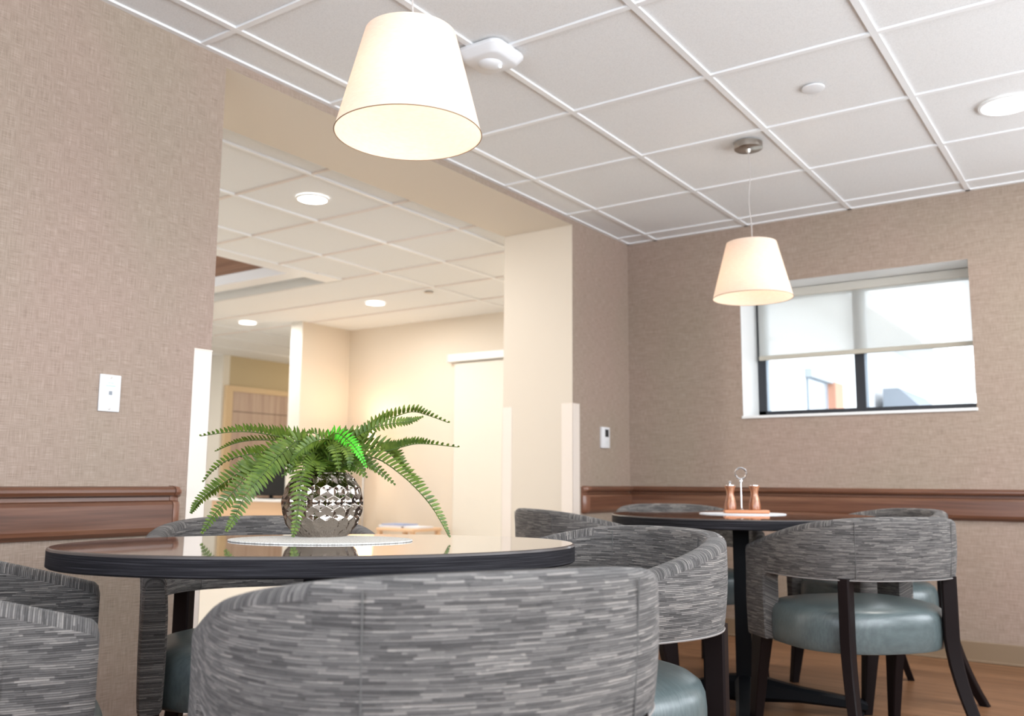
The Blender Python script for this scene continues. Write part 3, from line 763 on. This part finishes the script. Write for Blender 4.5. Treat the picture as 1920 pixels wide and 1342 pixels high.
FERN = [[[[1.091,1.404,0.913],[1.039,1.387,0.946],[0.992,1.373,0.953],[0.935,1.353,0.962],[0.889,1.324,0.961],[0.839,1.289,0.952]],80,50,0.8],[[[1.089,1.402,0.913],[1.016,1.398,0.94],[0.957,1.404,0.945],[0.881,1.398,0.946],[0.842,1.376,0.937],[0.81,1.354,0.92]],75,30,0.55],[[[1.091,1.404,0.907],[1.062,1.383,0.927],[1.029,1.361,0.929],[0.996,1.337,0.913],[0.967,1.317,0.909],[0.933,1.294,0.897],[0.909,1.277,0.876],[0.891,1.265,0.85]],55,35,0.9],[[[1.09,1.403,0.901],[1.048,1.365,0.912],[0.996,1.321,0.89],[0.98,1.301,0.876],[0.953,1.274,0.849],[0.93,1.255,0.828],[0.909,1.241,0.805],[0.898,1.233,0.783]],35,25,1],[[[1.092,1.404,0.901],[1.055,1.359,0.912],[1.034,1.325,0.897],[1.021,1.296,0.876],[1.008,1.268,0.843],[0.99,1.248,0.807],[0.969,1.233,0.774],[0.953,1.222,0.743]],10,10,1.0],[[[1.101,1.41,0.913],[1.086,1.364,0.939],[1.086,1.328,0.92],[1.083,1.29,0.889],[1.087,1.256,0.857],[1.075,1.234,0.824],[1.059,1.223,0.782],[1.045,1.213,0.751]],5,5,1.15],[[[1.104,1.413,0.901],[1.113,1.38,0.914],[1.124,1.348,0.894],[1.142,1.322,0.863],[1.158,1.304,0.821],[1.155,1.302,0.774],[1.15,1.298,0.725]],5,5,1.05],[[[1.116,1.421,0.913],[1.144,1.397,0.942],[1.143,1.352,0.937],[1.133,1.323,0.916],[1.119,1.314,0.894]],30,15,0.8],[[[1.113,1.419,0.907],[1.107,1.439,0.932],[1.082,1.446,0.948],[1.052,1.438,0.96],[1.037,1.427,0.96]],60,40,0.7],[[[1.106,1.414,0.913],[1.138,1.448,0.947],[1.163,1.476,0.948],[1.18,1.499,0.973],[1.205,1.527,0.995],[1.24,1.556,1.01],[1.269,1.576,1.003],[1.309,1.604,0.986]],70,40,0.9],[[[1.113,1.419,0.913],[1.163,1.446,0.946],[1.206,1.468,0.97],[1.249,1.49,0.98],[1.277,1.508,0.984],[1.3,1.524,0.994]],30,20,0.8],[[[1.116,1.421,0.907],[1.175,1.452,0.918],[1.231,1.481,0.919],[1.261,1.493,0.926],[1.293,1.507,0.934],[1.322,1.527,0.934],[1.372,1.562,0.928]],80,50,0.75],[[[1.111,1.417,0.907],[1.159,1.427,0.919],[1.202,1.432,0.911],[1.253,1.443,0.898],[1.3,1.451,0.871],[1.341,1.455,0.842],[1.369,1.475,0.804],[1.388,1.488,0.769],[1.401,1.497,0.73]],62,20,0.95],[[[1.116,1.421,0.901],[1.132,1.461,0.92],[1.149,1.503,0.903],[1.171,1.532,0.876],[1.198,1.551,0.846]],10,5,0.7],[[[1.109,1.416,0.925],[1.149,1.409,0.956],[1.194,1.407,0.938],[1.221,1.408,0.914],[1.235,1.418,0.884]],15,15,0.7],[[[1.116,1.421,0.913],[1.16,1.466,0.935],[1.203,1.511,0.921],[1.225,1.533,0.894],[1.261,1.558,0.852]],65,45,1.0],[[[1.106,1.414,0.913],[1.145,1.402,0.938],[1.191,1.395,0.925],[1.212,1.39,0.903],[1.213,1.391,0.879]],30,20,0.7],[[[1.101,1.411,0.907],[1.111,1.393,0.933],[1.106,1.366,0.929],[1.099,1.348,0.902],[1.092,1.343,0.871]],20,15,0.8]]
for i, (pts, phi, va, sc) in enumerate(FERN):
    m = M_LEAFB if i == 14 else M_LEAF
    q = [Vector((p[0], p[1], max(p[2], 0.740))) for p in pts]
    root = Vector((VX+random.uniform(-.02,.02), VY+random.uniform(-.02,.02), VZ+0.118))
    fo = frond([root]+[tuple(p) for p in q], phi, va, sc, m)
    if i == 14: fo['label'] = 'vivid bright green frond'
for k in range(16):   # short inner fronds that fill the crown
    a = 2*PI*k/16+random.uniform(-.15,.15); r = random.uniform(0.05, 0.095); h = random.uniform(0.035, 0.075)
    c = Vector((math.cos(a), math.sin(a), 0)); root = Vector((VX, VY, VZ+0.118))+c*0.02
    frond([root, root+c*r*0.4+Vector((0,0,h)), root+c*r*0.8+Vector((0,0,h*0.95)), root+c*r*1.25+Vector((0,0,h*0.3))], random.choice((20, 45, 70)), 20, 0.8)

# ================================================================== MILLS ON THE FAR TABLE
mc = lw(0, 0); MX, MY, MZ = 1.275, 3.568, 0.7332
tray = tag(MB().bev(-0.088, 0.088, -0.030, 0.030, 0.0, 0.014, 0.004).build('condiment_tray', M_TRAY, smooth=True, angle=40, loc=(MX, MY, MZ)), 'small wooden condiment tray with a chrome ring handle on the far table', 'tray')
tray.rotation_euler = (0, 0, math.atan2(0.5713, 0.8208)-0.1)
hb = MB().lathe([(0.008, 0.0), (0.004, 0.004), (0.0025, 0.01), (0.0025, 0.108), (0.0065, 0.110), (0.0075, 0.116), (0.005, 0.122), (0.003, 0.125)], 16, c=(-0.018, 0, 0.014))
hb.tube([(-0.018+0.022*math.sin(2*PI*k/28), 0, 0.014+0.146-0.022*math.cos(2*PI*k/28)) for k in range(28)], 0.0035, 8, closed=True)
hb.build('ring_handle', M_CHROME, tray, smooth=True)
MP = [(0.0235,0.0),(0.0245,0.004),(0.0235,0.018),(0.0205,0.034),(0.0165,0.050),(0.0145,0.062),(0.0155,0.074),(0.0190,0.086),(0.0225,0.093),(0.0215,0.0955),(0.016,0.0965)]
def mill(dx, knob, label):
    c = Vector((dx, 0, 0)); c.rotate(tray.rotation_euler)
    o = thing('pepper_mill', label, 'pepper mill', (MX+c.x, MY+c.y, MZ+0.0142), 0, 'wooden mills on the condiment tray')
    MB().lathe(MP, 32).build('body', M_MILL, o, smooth=True)
    MB().lathe([(0.019, 0.0955), (0.019, 0.098), (0.010, 0.0985)], 24).build('cap', M_CHROME, o, smooth=True)
    if knob: MB().lathe([(0.003, 0.098), (0.003, 0.103), (0.0065, 0.106), (0.007, 0.111), (0.003, 0.115)], 16).build('knob', M_CHROME, o, smooth=True)
mill(-0.062, True, 'left wooden pepper mill with a chrome knob on top')
mill(0.034, False, 'right wooden mill with a flat top and no knob')

# ================================================================== LAMPS
def shade_mesh(parent, rb_, rt, z0, z1, m=M_SHADE):
    mb = MB(); N = 72; v = []; f = []
    prof = [(rb_, z0), (rt, z1), (rt-0.0015, z1), (rb_-0.0015, z0)]
    K = 10; pr = [(rb_+(rt-rb_)*k/K, z0+(z1-z0)*k/K) for k in range(K+1)]; pr += [(r-0.0012, z) for r, z in reversed(pr)]
    for r, z in pr:
        for k in range(N): a = 2*PI*k/N; v.append((r*math.cos(a), r*math.sin(a), z))
    n = len(pr)
    for i in range(n):
        j = (i+1) % n
        for k in range(N): k2 = (k+1) % N; f.append((i*N+k, i*N+k2, j*N+k2, j*N+k))
    o = obj('lamp_shade', v, f, m, parent, smooth=True, angle=50)
    MB().tube([((rb_+0.0003)*math.cos(2*PI*k/N), (rb_+0.0003)*math.sin(2*PI*k/N), z0) for k in range(N)], 0.0013, 6, closed=True).build('rim', M_RIM, o)
    return o
def pendant(x, y, label, power):
    zb = 1.651; t = thing('pendant_lamp', label, 'pendant lamp', (x, y, 0), 0, 'cream pendant lamps')
    sh = shade_mesh(t, 0.170, 0.107, zb, zb+0.245)
    MB().tube([(0.004*math.sin(k*0.5), 0.003*math.cos(k*0.4), zb+0.235+(H-0.03-zb-0.235)*k/20) for k in range(21)], 0.0022, 6).build('cord', M_CORD, t)
    MB().lathe([(0.058, H-0.030), (0.062, H-0.027), (0.062, H-0.001)], 40).lathe([(0.008, H-0.045), (0.012, H-0.030)], 16).build('canopy', M_NICKEL, t, smooth=True)
    # spider ring holding the shade at the socket
    sp = MB()
    for k in range(3):
        a = 2*PI*k/3; sp.tube([(0, 0, zb+0.235), (0.108*math.cos(a), 0.108*math.sin(a), zb+0.240)], 0.0015, 5)
    sp.build('spider', M_NICKEL, t)
    MB().lathe([(0.014, zb+0.175), (0.018, zb+0.18), (0.018, zb+0.235), (0.010, zb+0.24)], 20).build('socket', M_PLAST, t, smooth=True)
    MB().lathe([(0.004, zb+0.075), (0.020, zb+0.082), (0.029, zb+0.105), (0.026, zb+0.135), (0.014, zb+0.175)], 24).build('bulb', M_BULB, t, smooth=True)
    point('pendant_light', (x, y, zb+0.06), power, (1.0, 0.84, 0.66), 0.03)
pendant(1.256, 1.505, 'large cream pendant lamp hanging over the fern table', 1.7)
pendant(1.262, 3.755, 'smaller looking cream pendant lamp hanging over the far table before the window', 1.3)
def downlight(x, y, r, label, power, lens=M_LENS, col=NEUT, group=None):
    t = thing('recessed_downlight', label, 'ceiling light', (x, y, H), 0, group)
    MB().lathe([(r*0.88, 0.006), (r*0.90, -0.004), (r, -0.003), (r, 0.004), (r*0.98, 0.006)], 48, caps=False).build('trim_ring', M_WHITE, t, smooth=True)
    MB().lathe([(0.001, -0.002), (r*0.89, -0.002), (r*0.89, 0.006)], 48).build('lens', lens, t)
    area('downlight_glow', (x, y, H-0.012), (0, 0, 0), r*1.6, r*1.6, power, col, 'DISK')
downlight(2.262, 3.935, 0.105, 'bright recessed downlight in the dining ceiling near the right edge', 9)
downlight(-0.975, 3.243, 0.088, 'bright recessed downlight in the lounge ceiling nearest the opening', 24, M_LENSW, (1, 0.955, 0.90), 'lounge downlights')
downlight(-2.700, 5.560, 0.088, 'bright recessed downlight in the lounge ceiling before the cream wall', 20, M_LENSW, (1, 0.955, 0.90), 'lounge downlights')
downlight(-4.420, 5.600, 0.088, 'bright recessed downlight in the lounge ceiling farthest to the left', 24, M_LENSW, (1, 0.955, 0.90), 'lounge downlights')
for (x, y) in ((-1.0, 5.56), (-2.7, 1.5), (-5.0, 3.2), (-6.9, 5.2)):
    area('lounge_fill_spot', (x, y, H-0.012), (0,0,0), 0.15, 0.15, 20, (1, 0.955, 0.90), 'DISK')  # added fill lights out of view, no fixtures modelled
point('corridor_fill', (-5.2, 8.3, 1.9), 22, (1.0, 0.85, 0.65), 0.1)  # added fill without a fixture, lightens the veneer door and ochre wall
# added area light that brightens the lounge, out of view, no window behind it
area('lounge_fill_panel', (-5.5, 0.15, 1.3), (PI/2, 0, 0), 4.0, 1.8, 62, (0.95, 0.97, 1.0))

# floor lamp and furniture in the lounge, seen behind the fern
def lounge_lamp():
    x, y = -3.42, 6.22
    t = thing('floor_lamp', 'lit lamp with a cream shade behind the fern in the lounge corner', 'lamp', (x, y, 0))
    MB().lathe([(0.13, 0.0), (0.13, 0.015), (0.02, 0.025)], 32).build('base', M_NICKEL, t)
    MB().lathe([(0.010, 0.02), (0.010, 1.15)], 12).build('pole', M_NICKEL, t)
    s = shade_mesh(t, 0.12, 0.09, 1.10, 1.34)
    MB().lathe([(0.004, 1.14), (0.025, 1.17), (0.025, 1.21), (0.01, 1.24)], 16).build('bulb', M_BULB, t, smooth=True)
    point('lamp_light', (x, y, 1.30), 9, (1.0, 0.74, 0.48), 0.04)
lounge_lamp()
st = thing('side_table', 'light wood side table with books by the lounge wall', 'side table', (-2.80, 6.15, 0))
MB().bev(-0.19, 0.24, -0.20, 0.20, 0.415, 0.440, 0.005).build('tabletop', M_PEACH, st)
for sx in (-1, 1):
    for sy in (-1, 1): MB().box(0.02+sx*0.19-0.018, 0.02+sx*0.19+0.018, sy*0.17-0.018, sy*0.17+0.018, 0, 0.416).build('leg', M_PEACH, st)
for k, (m_, w, z, dz, dx, lab) in enumerate(((M_BOOKA, 0.15, 0.4402, 0.020, -0.10, 'white book at the bottom of the stack on the lounge side table'), (M_BOOKB, 0.13, 0.4604, 0.010, -0.09, 'thin blue book on top of the stack on the lounge side table'), (M_BOOKA, 0.10, 0.4402, 0.014, 0.12, 'pale open magazine beside the book stack on the side table'))):
    tag(MB().bev(-w, w, -0.10, 0.10, 0, dz, 0.002).build('book', m_, loc=(-2.80+dx*1.0, 6.15, z), smooth=False), lab, 'book', 'books on the side table')
ac = thing('lounge_chair', 'beige lounge chair with dark legs mostly hidden behind the fern pot', 'chair', (-3.62, 5.85, 0), 0.3)
MB().bev(-0.22, 0.22, -0.22, 0.22, 0.34, 0.42, 0.02).build('seat', M_BEIGE, ac, smooth=True)
MB().bev(-0.22, 0.22, 0.17, 0.22, 0.40, 0.58, 0.02).build('backrest', M_BEIGE, ac, smooth=True)
for sx in (-1, 1):
    for sy in (-1, 1): MB().box(sx*0.205-0.018, sx*0.205+0.018, sy*0.205-0.018, sy*0.205+0.018, 0, 0.50 if sy < 0 else 0.36).build('leg', M_DARK, ac)
cb = thing('media_cabinet', 'maple cabinet with white counter top behind the fern', 'cabinet', (-4.85, 6.25, 0))
MB().bev(-0.55, 0.60, -0.22, 0.22, 0.0, 0.635, 0.004).build('body', M_PEACH, cb)
MB().bev(-0.56, 0.61, -0.24, 0.23, 0.636, 0.662, 0.003).build('worktop', M_COUNTER, cb)
tv = thing('television', 'black television on the maple cabinet behind the fern', 'television', (-4.62, 6.15, 0.6622))
MB().bev(-0.30, 0.30, -0.02, 0.02, 0.03, 0.37, 0.004).build('screen', mat('tv_black', (0.006, 0.007, 0.009), 0.08), tv)
MB().bev(-0.12, 0.12, -0.08, 0.08, 0.0, 0.010, 0.002).box(-0.02, 0.02, -0.01, 0.01, 0.008, 0.04).build('stand', M_BLACK, tv)
d = struct(MB().box(-6.53, -6.50, 7.08, 7.98, 0.0, 1.925).build('door_1', M_DOORW), 'wood veneer door on the ochre corridor wall')
MB().box(-6.502, -6.498, 7.10, 7.96, 1.676, 1.682).build('panel_joint', M_DARK, d)
MB().box(-6.53, -6.485, 6.98, 7.08, 0, 1.99).box(-6.53, -6.485, 7.08, 8.0, 1.925, 1.99).build('door_frame', mat('tan_frame', (0.62, 0.46, 0.28), 0.5), d)
dr = struct(MB().bev(-2.55, -0.9, 6.475, 6.499, 0.01, 1.93, 0.003).build('door_2', M_CREAM2), 'pale flush sliding door on the cream lounge wall')
tk = thing('sliding_door_track', 'white box rail above the pale sliding door in the lounge', 'door track', (-1.75, 6.46, 1.94))
MB().bev(-0.84, 0.84, -0.03, 0.038, 0.0, 0.068, 0.004).build('track_cover', M_WHITE, tk)
MB().bev(-0.86, -0.838, -0.034, 0.038, -0.004, 0.072, 0.004).build('end_cap', mat('grey_end', (0.6, 0.6, 0.58), 0.5), tk)

# ================================================================== SMALL WALL AND CEILING FITTINGS
wp = thing('wall_plate', 'white data socket plate on the left wallpaper wall', 'wall socket', (0.0, 1.563, 1.115))
MB().bev(0.0, 0.0065, -0.035, 0.035, -0.057, 0.057, 0.0025).build('plate', M_PLAST, wp, smooth=True)
for z in (-0.048, 0.048): MB().lathe([(0.0034, 0.0), (0.0030, 0.0015), (0.001, 0.002)], 16, M=Matrix.Translation((0.0065, 0, z)) @ Matrix.Rotation(PI/2, 4, 'Y')).build('screw', M_NICKEL, wp)
jk = MB().bev(0.006, 0.0085, -0.010, 0.010, -0.011, 0.012, 0.001).build('jack', M_PLAST, wp)
MB().box(0.0083, 0.0090, -0.0055, 0.0055, -0.006, 0.006).build('jack_opening', M_SLOT, jk)
MB().box(0.0064, 0.0068, -0.009, -0.001, 0.030, 0.0325).box(0.0064, 0.0068, 0.001, 0.009, 0.030, 0.0325).box(0.0064, 0.0068, -0.016, 0.016, 0.0205, 0.0235).build('printed_marks', M_INK, wp)
th = thing('thermostat', 'slim white thermostat with a dark display near the corner', 'thermostat', (0.0, 4.690, 1.113))
MB().bev(0.0, 0.018, -0.047, 0.047, -0.062, 0.062, 0.004).build('housing', M_PLAST, th, smooth=True)
MB().box(0.0178, 0.0186, -0.012, 0.030, 0.004, 0.048).build('display', M_SCREEN, th)
MB().box(0.0178, 0.0190, -0.005, 0.020, -0.040, -0.018).build('button', mat('pale_button', (0.7, 0.72, 0.72), 0.4), th)
ol = thing('power_outlet', 'cream power outlet low on the far wall', 'power outlet', (1.762, YF, 0.400))
MB().bev(-0.035, 0.035, -0.006, 0.0, -0.057, 0.057, 0.002).build('plate', M_CREAM2, ol)
for z in (-0.02, 0.02): MB().bev(-0.014, 0.014, -0.0085, -0.005, z-0.013, z+0.013, 0.001).build('socket', M_CREAM, ol)
sd = thing('ceiling_sensor', 'white domed ceiling sensor with a lit indicator beside the pendant lamp', 'ceiling sensor', (0.812, 2.425, H), 0)
def rr_ring(hx_, hy_, r, z, n=8):
    out = []
    for cx_, cy_, a0 in ((hx_-r, hy_-r, 0), (-hx_+r, hy_-r, PI/2), (-hx_+r, -hy_+r, PI), (hx_-r, -hy_+r, 1.5*PI)):
        for k in range(n+1): a = a0+PI/2*k/n; out.append(Vector((cx_+r*math.cos(a), cy_+r*math.sin(a), z)))
    return out
MB().section([rr_ring(0.090, 0.090, 0.035, 0.001), rr_ring(0.094, 0.094, 0.038, -0.006), rr_ring(0.094, 0.094, 0.038, -0.014), rr_ring(0.078, 0.078, 0.034, -0.036), rr_ring(0.070, 0.070, 0.030, -0.040)]).build('housing', M_PLAST, sd, smooth=True, angle=30)
MB().lathe([(0.012, -0.054), (0.030, -0.051), (0.042, -0.043), (0.044, -0.038)], 32).build('dome', M_PLAST, sd, smooth=True)
MB().lathe([(0.003, -0.054), (0.0045, -0.0515)], 12, c=(0.030, 0.018, 0)).build('indicator_light', M_LED, sd)
tag(MB().lathe([(0.036, -0.005), (0.042, -0.003), (0.042, 0.002)], 40).build('ceiling_cover_plate', M_PLAST, loc=(1.669, 3.348, H), smooth=True, angle=30), 'small flat white round cover plate in the dining ceiling', 'cover plate')
tag(MB().lathe([(0.030, -0.004), (0.036, -0.002), (0.036, 0.004)], 24).build('ceiling_cover_plate', M_NICKEL, loc=(-2.02, 5.46, H), smooth=True, angle=30), 'tiny grey cover plate in the lounge ceiling', 'cover plate')
